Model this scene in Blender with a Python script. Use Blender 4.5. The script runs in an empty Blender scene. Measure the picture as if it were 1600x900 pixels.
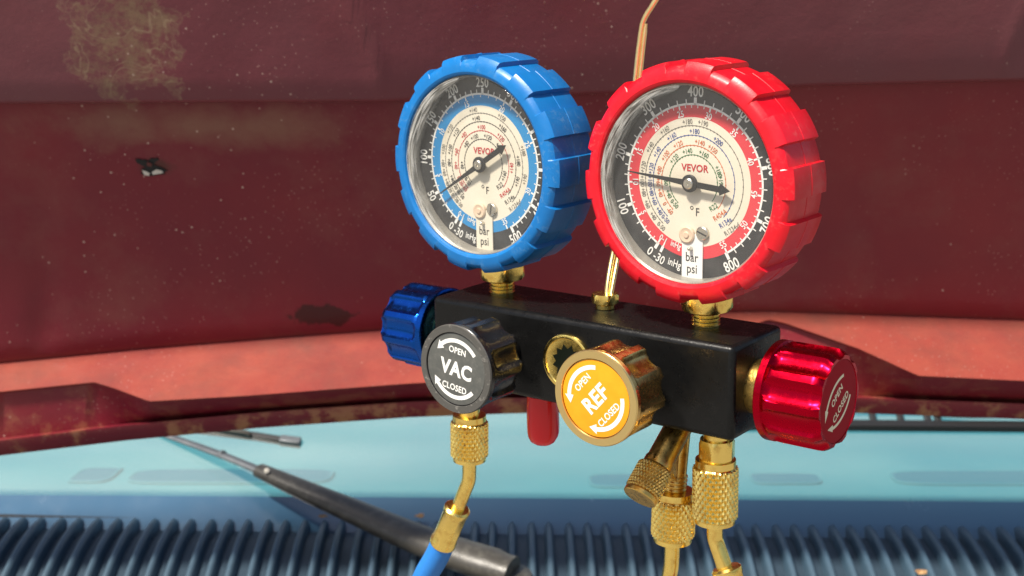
import bpy, bmesh, math, random
from mathutils import Matrix, Vector
PI = math.pi; R = math.radians
random.seed(4)
scene = bpy.context.scene
COL = scene.collection

# ------------------------------------------------------------------ camera
PITCH = 0.2289
FPX = 2096.15
CAM = Vector((0, 0, 1.25))
cd = bpy.data.cameras.new('camera'); cam = bpy.data.objects.new('camera', cd); COL.objects.link(cam)
cam.location = CAM; cam.rotation_euler = (PI / 2 - PITCH, 0, 0)
cd.sensor_width = 36; cd.lens = FPX / 1600 * 36; cd.clip_start = 0.01; cd.clip_end = 500
cd.dof.use_dof = True; cd.dof.focus_distance = 0.455; cd.dof.aperture_fstop = 20
scene.camera = cam
scene.cycles.caustics_reflective = False; scene.cycles.caustics_refractive = False
# ------------------------------------------------------------------ sky, sun, exposure
SUN_EL, SUN_AZ = 58, 48          # azimuth: degrees to the left of straight behind the camera
s_dir = Vector((-math.sin(R(SUN_AZ)) * math.cos(R(SUN_EL)), -math.cos(R(SUN_AZ)) * math.cos(R(SUN_EL)), math.sin(R(SUN_EL))))
w = bpy.data.worlds.new('World'); scene.world = w; w.use_nodes = True
wn = w.node_tree.nodes; wl = w.node_tree.links
sky = wn.new('ShaderNodeTexSky'); sky.sky_type = 'NISHITA'; sky.sun_disc = False
sky.sun_elevation = R(SUN_EL); sky.sun_rotation = math.atan2(s_dir.x, s_dir.y)
sky.dust_density = 3.0; sky.air_density = 1.0
wl.new(sky.outputs[0], wn['Background'].inputs[0]); wn['Background'].inputs[1].default_value = 0.082
sd = bpy.data.lights.new('sun', 'SUN'); sd.energy = 4.5; sd.angle = R(6); sd.color = (1, .93, .82)
so = bpy.data.objects.new('sun', sd); COL.objects.link(so)
so.rotation_euler = s_dir.to_track_quat('Z', 'Y').to_euler(); so.location = CAM + s_dir * 3
vs = scene.view_settings; vs.view_transform = 'Standard'; vs.look = 'None'; vs.gamma = 1; vs.use_curve_mapping = False
vs.exposure = 0.74

# ------------------------------------------------------------------ helpers
def wpix(px, py, Y):
    """pixel of the photograph (1600x900) on the plane at depth Y, in metres"""
    d = Matrix.Rotation(-PITCH, 3, 'X') @ Vector(((px - 800) / FPX, 1, -(py - 450) / FPX))
    return CAM + d * (Y / d.y)
def lerp(pts, x):
    if x <= pts[0][0]: a, b = pts[0], pts[1]
    elif x >= pts[-1][0]: a, b = pts[-2], pts[-1]
    else:
        for a, b in zip(pts, pts[1:]):
            if a[0] <= x <= b[0]: break
    return a[1] + (b[1] - a[1]) * (x - a[0]) / (b[0] - a[0])
class G:
    """collects vertices and faces; scale 0.001 turns millimetres into metres"""
    def __init__(self): self.v = []; self.f = []
    def add(self, v, f, m=None):
        o = len(self.v)
        self.v += [tuple(m @ Vector(p)) for p in v] if m is not None else [tuple(p) for p in v]
        self.f += [tuple(i + o for i in q) for q in f]
        return self
def lathe(prof, n=48, rf=None, m=None, g=None, open_base=False):
    g = g or G(); v = []; f = []
    for k, (r, z) in enumerate(prof):
        for i in range(n):
            t = 2 * PI * i / n
            rr = r if rf is None else rf(t, k, r, z)
            v.append((rr * math.cos(t), rr * math.sin(t), z))
    for k in range(len(prof) - 1):
        for i in range(n):
            j = (i + 1) % n
            f.append((k * n + i, k * n + j, (k + 1) * n + j, (k + 1) * n + i))
    if not open_base: f.append(tuple(range(n))[::-1])
    f.append(tuple((len(prof) - 1) * n + i for i in range(n)))
    return g.add(v, f, m)
def ring_lathe(prof, n=48, rf=None, m=None, g=None):
    """closed profile (torus-like)"""
    g = g or G(); v = []; f = []; K = len(prof)
    for k, (r, z) in enumerate(prof):
        for i in range(n):
            t = 2 * PI * i / n
            rr = r if rf is None else rf(t, k, r, z)
            v.append((rr * math.cos(t), rr * math.sin(t), z))
    for k in range(K):
        kk = (k + 1) % K
        for i in range(n):
            j = (i + 1) % n
            f.append((k * n + i, k * n + j, kk * n + j, kk * n + i))
    return g.add(v, f, m)
def prism(pts, z0, z1, m=None, g=None):
    g = g or G(); n = len(pts)
    v = [(x, y, z0) for x, y in pts] + [(x, y, z1) for x, y in pts]
    f = [tuple(range(n))[::-1], tuple(range(n, 2 * n))] + [(i, (i + 1) % n, (i + 1) % n + n, i + n) for i in range(n)]
    return g.add(v, f, m)
def box(x0, x1, y0, y1, z0, z1, m=None, g=None):
    return prism([(x0, y0), (x1, y0), (x1, y1), (x0, y1)], z0, z1, m, g)
def smooth_path(pts, it=3):
    pts = [Vector(p) for p in pts]
    for _ in range(it):
        q = [pts[0]]
        for a, b in zip(pts, pts[1:]): q += [a * .75 + b * .25, a * .25 + b * .75]
        q.append(pts[-1]); pts = q
    return pts
def tube(path, rad, n=16, g=None, flat=1.0, m=None):
    """rad: number or function of 0..1; flat squashes along the second normal"""
    g = g or G(); v = []; f = []
    path = [Vector(p) for p in path]
    L = [0]
    for a, b in zip(path, path[1:]): L.append(L[-1] + (b - a).length)
    t0 = (path[1] - path[0]).normalized()
    u = t0.orthogonal().normalized()
    if flat != 1.0:
        u = Vector((0, 0, 1)).cross(t0).normalized()
    for k, p in enumerate(path):
        t = (path[min(k + 1, len(path) - 1)] - path[max(k - 1, 0)]).normalized()
        u = (u - t * u.dot(t)).normalized(); w_ = t.cross(u)
        r = rad(L[k] / L[-1]) if callable(rad) else rad
        for i in range(n):
            a = 2 * PI * i / n
            v.append(p + u * (r * math.cos(a)) + w_ * (r * flat * math.sin(a)))
    K = len(path)
    for k in range(K - 1):
        for i in range(n):
            j = (i + 1) % n
            f.append((k * n + i, k * n + j, (k + 1) * n + j, (k + 1) * n + i))
    f.append(tuple(range(n))[::-1]); f.append(tuple((K - 1) * n + i for i in range(n)))
    return g.add(v, f, m)
def arc_strip(r0, r1, a0, a1, z, n=64, g=None, m=None):
    g = g or G(); v = []; f = []
    for i in range(n + 1):
        a = R(a0 + (a1 - a0) * i / n); c, s = math.cos(a), math.sin(a)
        v += [(r0 * c, r0 * s, z), (r1 * c, r1 * s, z)]
    for i in range(n): f.append((2 * i, 2 * i + 1, 2 * i + 3, 2 * i + 2) if a1 < a0 else (2 * i + 1, 2 * i, 2 * i + 2, 2 * i + 3))
    f = [q[::-1] for q in f] if a1 < a0 else f
    return g.add(v, f, m)
def quad_mark(r0, r1, ang, wd, z, g):
    a = R(ang); c, s = math.cos(a), math.sin(a); h = wd / 2
    g.add([(r0 * c + h * s, r0 * s - h * c, z), (r1 * c + h * s, r1 * s - h * c, z), (r1 * c - h * s, r1 * s + h * c, z), (r0 * c - h * s, r0 * s + h * c, z)], [(0, 1, 2, 3)])
_tc = {}
def text_geo(s, bold=0.0):
    k = (s, bold)
    if k not in _tc:
        cu = bpy.data.curves.new('t', 'FONT'); cu.body = s; cu.align_x = 'CENTER'; cu.align_y = 'CENTER'
        cu.offset = bold; cu.resolution_u = 3; cu.space_character = 1.0 + bold * 2
        o = bpy.data.objects.new('t', cu); COL.objects.link(o)
        dg = bpy.context.evaluated_depsgraph_get()
        me = bpy.data.meshes.new_from_object(o.evaluated_get(dg))
        vs_ = [tuple(v.co) for v in me.vertices]; fs = [tuple(p.vertices) for p in me.polygons]
        ys = [p[1] for p in vs_]; xs = [p[0] for p in vs_]
        cy = (min(ys) + max(ys)) / 2; cx = (min(xs) + max(xs)) / 2
        vs_ = [(x - cx, y - cy, 0) for x, y, z in vs_]
        bpy.data.objects.remove(o); bpy.data.curves.remove(cu); bpy.data.meshes.remove(me)
        _tc[k] = (vs_, fs)
    return _tc[k]
def text(s, size, x, y, rot, z, g, sx=.85, bold=0.012):
    v, f = text_geo(s, bold); c, q = math.cos(R(rot)), math.sin(R(rot))
    g.add([(x + (px * sx * c - py * q) * size, y + (px * sx * q + py * c) * size, z) for px, py, _ in v], f)
def mesh(name, g, scale=.001, ang=35):
    me = bpy.data.meshes.new(name); me.from_pydata([(x * scale, y * scale, z * scale) for x, y, z in g.v], [], g.f)
    me.validate()
    bm = bmesh.new(); bm.from_mesh(me); bmesh.ops.remove_doubles(bm, verts=bm.verts, dist=1e-7)
    bmesh.ops.dissolve_degenerate(bm, edges=bm.edges, dist=1e-8)
    if ang is not None: bmesh.ops.recalc_face_normals(bm, faces=bm.faces)
    bm.to_mesh(me); bm.free()
    if ang:
        me.shade_smooth(); me.set_sharp_from_angle(angle=R(ang))
    return me
def obj(name, g, mat, parent=None, m=None, scale=.001, ang=35, bevel=0):
    me = g if isinstance(g, bpy.types.Mesh) else mesh(name, g, scale, ang)
    o = bpy.data.objects.new(name, me); COL.objects.link(o)
    if mat is not None and not me.materials: me.materials.append(mat)
    if parent: o.parent = parent
    if m is not None: o.matrix_local = m
    if bevel:
        b = o.modifiers.new('bevel', 'BEVEL'); b.width = bevel; b.segments = 3; b.limit_method = 'ANGLE'; b.angle_limit = R(40)
        b.harden_normals = False
    return o
def empty(name, label, cat, loc=(0, 0, 0)):
    o = bpy.data.objects.new(name, None); COL.objects.link(o); o.location = loc; o.empty_display_size = .02
    o['label'] = label; o['category'] = cat
    return o
def MM(x, y, z): return Vector((x, y, z)) * .001

# ------------------------------------------------------------------ materials
def mat(name, col, rough=.5, metal=0, spec=.5, coat=0, bump=None, var=None, coat_rough=.1, rvar=None, ior=None, wear=None):
    m = bpy.data.materials.new(name); m.use_nodes = True; nt = m.node_tree; N = nt.nodes; L = nt.links
    p = N['Principled BSDF']; p.inputs['Base Color'].default_value = (*col, 1)
    p.inputs['Roughness'].default_value = rough; p.inputs['Metallic'].default_value = metal
    p.inputs['Specular IOR Level'].default_value = spec; p.inputs['Coat Weight'].default_value = coat
    p.inputs['Coat Roughness'].default_value = coat_rough
    tc = N.new('ShaderNodeTexCoord')
    def noise(sc, det=4, ro=.6):
        n = N.new('ShaderNodeTexNoise'); n.inputs['Scale'].default_value = sc; n.inputs['Detail'].default_value = det
        n.inputs['Roughness'].default_value = ro; L.new(tc.outputs['Object'], n.inputs['Vector']); return n
    if var:                                     # (scale, second colour, low, high)
        sc, c2, lo, hi = var; n = noise(sc); r = N.new('ShaderNodeMapRange')
        r.inputs[1].default_value = lo; r.inputs[2].default_value = hi; L.new(n.outputs[0], r.inputs[0])
        mx = N.new('ShaderNodeMix'); mx.data_type = 'RGBA'; mx.inputs[6].default_value = (*col, 1); mx.inputs[7].default_value = (*c2, 1)
        L.new(r.outputs[0], mx.inputs[0]); L.new(mx.outputs[2], p.inputs['Base Color'])
    if wear:                                    # scuffs: (colour, amount, fine scale)
        wc, am, fs = wear; n1 = noise(fs, 6, .75); n2 = noise(fs / 9, 3)
        def mr_(x, a, b, c, d):
            r = N.new('ShaderNodeMapRange'); r.inputs[1].default_value = a; r.inputs[2].default_value = b; r.inputs[3].default_value = c; r.inputs[4].default_value = d
            L.new(x, r.inputs[0]); return r.outputs[0]
        q = N.new('ShaderNodeMath'); q.operation = 'MULTIPLY'; L.new(mr_(n1.outputs[0], .52, .66, 0, am), q.inputs[0]); L.new(mr_(n2.outputs[0], .42, .62, 0, 1), q.inputs[1])
        mw = N.new('ShaderNodeMix'); mw.data_type = 'RGBA'; mw.inputs[7].default_value = (*wc, 1); L.new(q.outputs[0], mw.inputs[0])
        src = p.inputs['Base Color'].links
        if src: L.new(src[0].from_socket, mw.inputs[6])
        else: mw.inputs[6].default_value = (*col, 1)
        L.new(mw.outputs[2], p.inputs['Base Color'])
    if rvar:                                    # (scale, low rough, high rough)
        sc, lo, hi = rvar; n = noise(sc, 6, .7); r = N.new('ShaderNodeMapRange')
        r.inputs[1].default_value = .35; r.inputs[2].default_value = .7; r.inputs[3].default_value = lo; r.inputs[4].default_value = hi
        L.new(n.outputs[0], r.inputs[0]); L.new(r.outputs[0], p.inputs['Roughness'])
    if bump:                                    # (scale, strength, distance)
        sc, st, di = bump; n = noise(sc, 5); b = N.new('ShaderNodeBump'); b.inputs['Strength'].default_value = st
        b.inputs['Distance'].default_value = di; L.new(n.outputs[0], b.inputs['Height']); L.new(b.outputs[0], p.inputs['Normal'])
    return m
M = {}
M['black'] = mat('black_paint', (.005, .005, .005), .28, spec=.22, bump=(900, .25, .0004), rvar=(160, .22, .42), var=(2200, (.16, .16, .15), .70, .74), wear=((.05, .048, .043), .08, 260))
M['brass'] = mat('brass', (1.0, .72, .20), .2, 1, bump=(700, .12, .0003), rvar=(300, .16, .34), var=(220, (.66, .38, .09), .52, .78))
M['brass_dark'] = mat('brass_dark', (.74, .48, .13), .28, 1, bump=(900, .3, .0003), rvar=(300, .22, .42), var=(260, (.42, .25, .07), .5, .75))
M['rod'] = mat('gilded_wire', (.93, .74, .36), .38, 1, rvar=(400, .32, .46))
M['boot_blue'] = mat('blue_rubber', (.003, .135, .40), .36, spec=.45, bump=(1500, .12, .0003), rvar=(120, .3, .5), var=(90, (.004, .155, .45), .4, .7), wear=((.16, .30, .42), .45, 420))
M['boot_red'] = mat('red_rubber', (.62, .003, .012), .36, spec=.45, bump=(1500, .12, .0003), rvar=(120, .3, .48), var=(90, (.68, .006, .02), .4, .7), wear=((.55, .14, .12), .4, 420))
M['knob_blue'] = mat('blue_anodised', (.010, .085, .42), .22, 1, rvar=(500, .16, .32))
M['knob_red'] = mat('red_anodised', (.44, .002, .016), .22, 1, rvar=(500, .18, .34))
M['knob_red_face'] = mat('red_anodised_face', (.34, .003, .012), .6, .0, spec=.12)
M['knob_gold'] = mat('gold_anodised', (.72, .47, .16), .24, 1, rvar=(500, .18, .34))
M['knob_rim'] = mat('gold_rim', (.84, .62, .26), .34, 1, bump=(2500, .1, .0002))
M['knob_black'] = mat('black_knob', (.01, .01, .011), .22, spec=.6, rvar=(300, .16, .32))
M['knob_black_rim'] = mat('worn_black_rim', (.07, .067, .06), .5, bump=(1200, .4, .0003), var=(600, (.2, .19, .17), .58, .72))
M['face_grey'] = mat('grey_sticker', (.075, .078, .072), .5, bump=(1500, .1, .0002), var=(300, (.1, .1, .09), .4, .7), wear=((.22, .21, .19), .5, 500))
M['face_orange'] = mat('orange_sticker', (.80, .30, .005), .45, bump=(1500, .1, .0002), var=(200, (.83, .33, .008), .4, .7))
M['print_white'] = mat('white_print', (.8, .79, .75), .5, wear=((.35, .33, .3), .5, 700))
M['print_cream'] = mat('cream_print', (.85, .74, .5), .5)
M['dial_black'] = mat('dial_black', (.02, .02, .022), .45, var=(120, (.05, .05, .05), .45, .7))
M['dial_cream'] = mat('dial_cream', (.71, .65, .53), .5, var=(60, (.67, .60, .47), .4, .7))
M['dial_red'] = mat('dial_red', (.62, .035, .05), .5)
M['dial_blue'] = mat('dial_blue', (.01, .22, .50), .5)
M['ink_black'] = mat('ink_black', (.02, .02, .02), .5)
M['ink_grey'] = mat('ink_grey', (.16, .15, .13), .5)
M['ink_red'] = mat('ink_red', (.45, .01, .02), .5)
M['ink_orange'] = mat('ink_orange', (.55, .12, .03), .5)
M['ink_green'] = mat('ink_green', (.02, .13, .04), .5)
M['ink_blue'] = mat('ink_blue', (.03, .07, .25), .5)
M['needle'] = mat('needle_black', (.015, .015, .015), .35)
M['pin'] = mat('tan_plastic', (.66, .50, .36), .35, spec=.5)
M['steel'] = mat('screw_steel', (.62, .58, .50), .3, 1, rvar=(500, .2, .45))
M['bezel'] = mat('bezel_wall', (.33, .31, .27), .35, .3, rvar=(200, .25, .5))
M['cap_red'] = mat('red_vinyl', (.82, .004, .012), .2, spec=.5, rvar=(200, .12, .25))
M['hose_blue'] = mat('blue_hose', (.02, .19, .58), .45, bump=(600, .25, .0005), rvar=(100, .35, .55))
M['hose_yellow'] = mat('yellow_hose', (.75, .42, .02), .45)
M['hose_red'] = mat('red_hose', (.55, .02, .02), .45)
M['star'] = mat('dark_sight_glass', (.004, .006, .003), .35, spec=.3)
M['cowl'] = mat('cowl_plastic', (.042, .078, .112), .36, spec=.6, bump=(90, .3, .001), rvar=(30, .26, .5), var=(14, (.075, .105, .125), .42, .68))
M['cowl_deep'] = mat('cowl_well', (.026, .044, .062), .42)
M['wiper'] = mat('wiper_black', (.045, .041, .034), .38, spec=.5, bump=(700, .35, .0005), var=(200, (.085, .08, .066), .5, .7))
M['wiper_metal'] = mat('wiper_metal', (.12, .13, .14), .4, .5, bump=(300, .3, .0004), rvar=(80, .3, .5))
M['rubber'] = mat('blade_rubber', (.012, .012, .013), .5)
M['dash'] = mat('dashboard', (.055, .22, .28), .55, bump=(400, .3, .0005), var=(4, (.085, .27, .31), .35, .68))
M['vent'] = mat('dash_vent', (.042, .175, .235), .55)
M['frit'] = mat('frit_band', (.042, .105, .18), .12, spec=.8, rvar=(40, .1, .3))  # black band; the sky it reflects is put into its blue base colour
M['leaf'] = mat('dry_leaf', (.28, .14, .06), .7, var=(300, (.4, .24, .1), .4, .6))
M['hole'] = mat('hole_black', (.004, .004, .004), .7)
M['flake'] = mat('bare_primer', (.62, .58, .5), .7, bump=(800, .6, .001))
def glass_mat(name, tint, f0, rough=.02, streak=0, haze=0):
    m = bpy.data.materials.new(name); m.use_nodes = True; nt = m.node_tree; N = nt.nodes; L = nt.links
    N.remove(N['Principled BSDF']); out = N['Material Output']
    tr = N.new('ShaderNodeBsdfTransparent'); tr.inputs[0].default_value = (*tint, 1)
    gl = N.new('ShaderNodeBsdfGlossy'); gl.inputs['Roughness'].default_value = rough
    fr = N.new('ShaderNodeFresnel'); ge = N.new('ShaderNodeNewGeometry'); mr = N.new('ShaderNodeMapRange')
    mr.inputs[3].default_value = f0; mr.inputs[4].default_value = 1 / f0     # same reflectance from either side of the thin sheet
    L.new(ge.outputs['Backfacing'], mr.inputs[0]); L.new(mr.outputs[0], fr.inputs[0])
    mx = N.new('ShaderNodeMixShader'); L.new(fr.outputs[0], mx.inputs[0]); L.new(tr.outputs[0], mx.inputs[1]); L.new(gl.outputs[0], mx.inputs[2])
    last = mx
    if haze or streak:
        tc = N.new('ShaderNodeTexCoord'); no = N.new('ShaderNodeTexNoise'); no.inputs['Scale'].default_value = 3.2 if streak else 14
        no.inputs['Detail'].default_value = 6; mp = N.new('ShaderNodeMapping'); mp.inputs['Scale'].default_value = (1, 1, 1) if streak else (.35, 1.6, 1.6)
        L.new(tc.outputs['UV' if streak else 'Object'], mp.inputs['Vector']); L.new(mp.outputs[0], no.inputs['Vector'])
        r = N.new('ShaderNodeMapRange'); r.inputs[1].default_value = .4 if streak else .3; r.inputs[2].default_value = .74 if streak else .8
        r.inputs[3].default_value = 0 if streak else haze * .5; r.inputs[4].default_value = streak or haze
        L.new(no.outputs[0], r.inputs[0]); fac = r.outputs[0]
        if streak:                              # the painted glare fades towards its inner edge
            sx_ = N.new('ShaderNodeSeparateXYZ'); L.new(tc.outputs['UV'], sx_.inputs[0])
            r2 = N.new('ShaderNodeMapRange'); r2.interpolation_type = 'SMOOTHSTEP'; r2.inputs[1].default_value = 3.0; r2.inputs[2].default_value = .6
            L.new(sx_.outputs[1], r2.inputs[0]); q = N.new('ShaderNodeMath'); q.operation = 'MULTIPLY'
            L.new(fac, q.inputs[0]); L.new(r2.outputs[0], q.inputs[1]); fac = q.outputs[0]
        df = N.new('ShaderNodeBsdfDiffuse'); df.inputs[0].default_value = (.75, .74, .7, 1)
        m2 = N.new('ShaderNodeMixShader'); L.new(fac, m2.inputs[0]); L.new(mx.outputs[0], m2.inputs[1]); L.new(df.outputs[0], m2.inputs[2]); last = m2
    L.new(last.outputs[0], out.inputs[0]); return m
M['lens'] = glass_mat('gauge_lens', (.96, .96, .95), 1.45, .03, haze=.05)
M['glare'] = glass_mat('glare_streaks', (.95, .95, .94), 1.5, .3, streak=.62)  # lens glare as pale diffuse streaks
M['glass'] = glass_mat('windshield_glass', (.80, .93, .92), 1.6, .02, haze=.2)
def paint_mat():
    """oxidised maroon paint with dust, brown run stains, an oil mark, rust along the flange and flying specks"""
    m = bpy.data.materials.new('hood_paint'); m.use_nodes = True; nt = m.node_tree; N = nt.nodes; L = nt.links
    p = N['Principled BSDF']; geo = N.new('ShaderNodeNewGeometry')
    def noise(sc, det=5, ro=.6, dist=0, vec=None):
        n = N.new('ShaderNodeTexNoise'); n.inputs['Scale'].default_value = sc; n.inputs['Detail'].default_value = det
        n.inputs['Roughness'].default_value = ro; n.inputs['Distortion'].default_value = dist
        L.new(vec or geo.outputs['Position'], n.inputs['Vector']); return n.outputs[0]
    def rng(x, a, b, c=0, d=1):
        r = N.new('ShaderNodeMapRange'); r.inputs[1].default_value = a; r.inputs[2].default_value = b
        r.inputs[3].default_value = c; r.inputs[4].default_value = d; L.new(x, r.inputs[0]); return r.outputs[0]
    def mul(a, b, op='MULTIPLY'):
        q = N.new('ShaderNodeMath'); q.operation = op
        for i, x in enumerate((a, b)):
            if isinstance(x, (int, float)): q.inputs[i].default_value = x
            else: L.new(x, q.inputs[i])
        return q.outputs[0]
    def mix(f, a, b):
        x = N.new('ShaderNodeMix'); x.data_type = 'RGBA'; L.new(f, x.inputs[0])
        for i, c in ((6, a), (7, b)):
            if isinstance(c, tuple): x.inputs[i].default_value = (*c, 1)
            else: L.new(c, x.inputs[i])
        return x.outputs[2]
    def blob(px, py, Y, rx, rz, wob=.4, sc=40):
        """soft elliptical mark at a place on the hood, edge broken by noise"""
        c = wpix(px, py, Y)
        sep = N.new('ShaderNodeSeparateXYZ'); L.new(geo.outputs['Position'], sep.inputs[0])
        dx = mul(mul(sep.outputs[0], c.x, 'SUBTRACT'), 1 / rx); dz = mul(mul(sep.outputs[2], c.z, 'SUBTRACT'), 1 / rz)
        d = mul(mul(mul(dx, dx), mul(dz, dz), 'ADD'), .5, 'POWER')
        return mul(d, mul(noise(sc, 6, .65), wob * 2), 'ADD')
    col = mix(rng(noise(3.2, 5), .38, .62), (.155, .012, .023), (.225, .022, .027))
    col = mix(mul(rng(noise(11, 6, .7), .50, .76), .38), col, (.23, .10, .075))          # dust
    au = N.new('ShaderNodeAttribute'); au.attribute_name = 'upper_panel'
    col = mix(mul(au.outputs['Fac'], rng(noise(6, 4), .3, .7, .45, .8)), col, (.155, .058, .068))   # purple-brown tone on the upper panel
    ad = N.new('ShaderNodeAttribute'); ad.attribute_name = 'sunlit'
    col = mix(mul(ad.outputs['Fac'], rng(noise(13, 6, .75), .28, .62, .5, 1)), col, mix(rng(noise(22, 6, .7), .4, .7), (.28, .064, .044), (.17, .055, .042)))     # salmon of the sunlit ledge put into the colour, mottled
    bh = blob(240, 264, .70, .010, .0050, .6, 140)
    col = mix(rng(bh, 1.7, 1.1, 0, .8), col, (.07, .022, .016))                          # rust halo round the hole
    b1 = blob(215, 50, .70, .030, .036, 1.0, 60)
    col = mix(mul(rng(b1, 1.95, 1.75, 0, .8), rng(noise(85, 6, .8), .42, .58, .1, 1)), col, (.23, .145, .085))                       # dried mud run
    col = mix(mul(rng(b1, 1.95, 1.8), rng(b1, 1.84, 1.90, 0, .4)), col, (.40, .29, .17))
    fil = noise(38, 3, .5, 1.2)
    col = mix(mul(mul(rng(fil, .485, .5), rng(fil, .515, .5)), rng(b1, 2.0, 1.7, 0, .4)), col, (.38, .28, .17))   # dried rims of the runs
    b2 = blob(497, 492, .74, .021, .0075, 1.0, 70)
    col = mix(rng(b2, 1.95, 1.78, 0, .85), col, (.028, .008, .008))                       # oil mark
    b3 = blob(330, 192, .71, .11, .014, 1.3, 26)
    col = mix(rng(b3, 2.25, 1.3, 0, .5), col, (.26, .15, .09))
    vo = N.new('ShaderNodeTexVoronoi'); vo.inputs['Scale'].default_value = 150; L.new(geo.outputs['Position'], vo.inputs['Vector'])
    sp = mul(rng(vo.outputs[0], .11, .06), rng(noise(9, 3), .54, .62))
    v2 = N.new('ShaderNodeTexVoronoi'); v2.inputs['Scale'].default_value = 330; L.new(geo.outputs['Position'], v2.inputs['Vector'])
    sp2 = mul(rng(v2.outputs[0], .16, .08), rng(noise(14, 4), .47, .60))
    col = mix(mul(sp2, .55), col, (.48, .28, .24))
    col = mix(mul(sp, .75), col, (.62, .45, .36))                                        # specks
    at = N.new('ShaderNodeAttribute'); at.attribute_name = 'flange'
    ru = mul(rng(noise(55, 6, .7), .50, .60), at.outputs['Fac'])
    col = mix(mul(ru, .8), col, (.46, .24, .11))                                         # rust on the flange
    L.new(col, p.inputs['Base Color'])
    L.new(rng(noise(16, 6, .7), .3, .75, .28, .50), p.inputs['Roughness'])
    p.inputs['Specular IOR Level'].default_value = .32
    b = N.new('ShaderNodeBump'); b.inputs['Strength'].default_value = .35; b.inputs['Distance'].default_value = .0012
    L.new(noise(60, 6, .7), b.inputs['Height'])
    bw = N.new('ShaderNodeBump'); bw.inputs['Strength'].default_value = .6; bw.inputs['Distance'].default_value = .006
    L.new(noise(9, 2, .5), bw.inputs['Height']); L.new(bw.outputs[0], b.inputs['Normal'])
    L.new(b.outputs[0], p.inputs['Normal'])
    return m
M['paint'] = paint_mat()

# ================================================================== ground under the car, out of view, added to reflect light into the brass
g = box(-30, 30, -30, 30, -.2, 0)
gr = obj('ground', g, mat('concrete', (.22, .21, .19), .8, bump=(40, .4, .01), var=(3, (.17, .165, .15), .4, .65)), scale=1, ang=None); gr['kind'] = 'structure'
# ================================================================== the car behind
K = 0.8                                          # distance scale of everything behind the gauges
car = empty('car', 'maroon car with raised rusty hood, windshield and ribbed cowl behind the gauges', 'car', (0, .75, .85))
car.location = (0, .8, .85)
def carpart(name, g, m, parent=None, ang=35, bevel=0):
    """geometry given in world metres, stored relative to its parent"""
    parent = parent or car
    org = car.location if parent is car else car.location
    g.v = [(x - org.x, y - org.y, z - org.z) for x, y, z in g.v]
    o = obj(name, g, m, parent, scale=1, ang=ang, bevel=bevel)
    return o
# --- hood: strips between feature lines, from the rear flange up
e0 = [(-400, 775), (0, 712), (200, 688), (400, 669), (640, 652), (800, 646), (1100, 641), (1330, 645), (1600, 655), (2000, 678)]
e2 = [(-400, 620), (0, 613), (147, 598), (180, 608), (233, 628), (389, 619), (639, 600), (860, 590), (1080, 545), (1200, 500), (1225, 505), (1340, 545), (1435, 588), (1600, 596), (2000, 612)]
e3 = [(-400, 602), (0, 567), (222, 545), (444, 527), (600, 515), (800, 500), (1000, 489), (1200, 486), (1600, 500), (2000, 522)]
e4 = [(-400, 161), (0, 161), (600, 158), (640, 156), (1270, 133), (1600, 125), (2000, 117)]
def hood_col(px):
    y0, y2, y3, y4 = (lerp(e, px) for e in (e0, e2, e3, e4))
    y1 = y0 - 24
    Y3 = .93
    Y2 = Y3 - .00058 * max(y2 - y3, 4)
    pts = [(wpix(px, y0, .905 * K), 0), (wpix(px, y1, .902 * K), 0), (wpix(px, y1 - 3, .912 * K), 0),
           (wpix(px, y2 + 2, (Y2 + .004) * K), 0), (wpix(px, y2 - 1, Y2 * K), 0),
           (wpix(px, y3 + 5, (Y3 - .003) * K), 0), (wpix(px, y3, Y3 * K), 0), (wpix(px, y3 - 8, .9265 * K), 0)]
    n = 16
    for i in range(1, n):                        # main panel, faintly dished
        t = i / n; y = (y3 - 8) + (y4 + 12 - y3 + 8) * t
        Yd = .9265 + (.866 - .9265) * t + .006 * math.sin(PI * t) + .0035 * math.exp(-((px - 70) / 26) ** 2) * (1 - t)
        pts.append((wpix(px, y, Yd * K), 0))
    pts += [(wpix(px, y4 + 6, .8655 * K), 0), (wpix(px, y4 + 1, .865 * K), 0), (wpix(px, y4 + .6, .858 * K), 0), (wpix(px, y4 - 1, .8545 * K), 0), (wpix(px, y4 - 5, .853 * K), 0)]
    top = wpix(px, y4 - 5, .853 * K)
    dirv = Vector((0, -.309, .951))
    for s in (.012, .025, .04, .055, .07, .09, .2, .4, .6, .75):
        q = top + dirv * s
        ridge = 0
        pr_y = y4 - s * FPX / (.86 * K)
        for xa, xb, ya, yb in ((605, 560, 155, 0), (1550, 1592, 125, 0)):
            xs = xa + (xb - xa) * (ya - pr_y) / (ya - yb)
            ridge += .0022 * math.exp(-((px - xs) / 9) ** 2) + .0020 / (1 + math.exp(-(px - xs) / 5)) * (1 if xa < 1000 else -1)
        q.y -= ridge * (1 if s < .3 else 0)
        pts.append((q, 0))
    return [p for p, _ in pts]
cols = []; px = -420
while px <= 2020:
    cols.append(hood_col(px)); px += 8
hg = G(); nr = len(cols[0])
for c in cols: hg.v += [tuple(p) for p in c]
for i in range(len(cols) - 1):
    for k in range(nr - 1):
        hg.f.append((i * nr + k, (i + 1) * nr + k, (i + 1) * nr + k + 1, i * nr + k + 1))
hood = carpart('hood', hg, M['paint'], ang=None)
hm = hood.data
hm.shade_smooth(); hm.set_sharp_from_angle(angle=R(50))
fa = hm.attributes.new('flange', 'FLOAT', 'POINT')
fp = hm.attributes.new('upper_panel', 'FLOAT', 'POINT'); fd_ = hm.attributes.new('sunlit', 'FLOAT', 'POINT')
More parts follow.
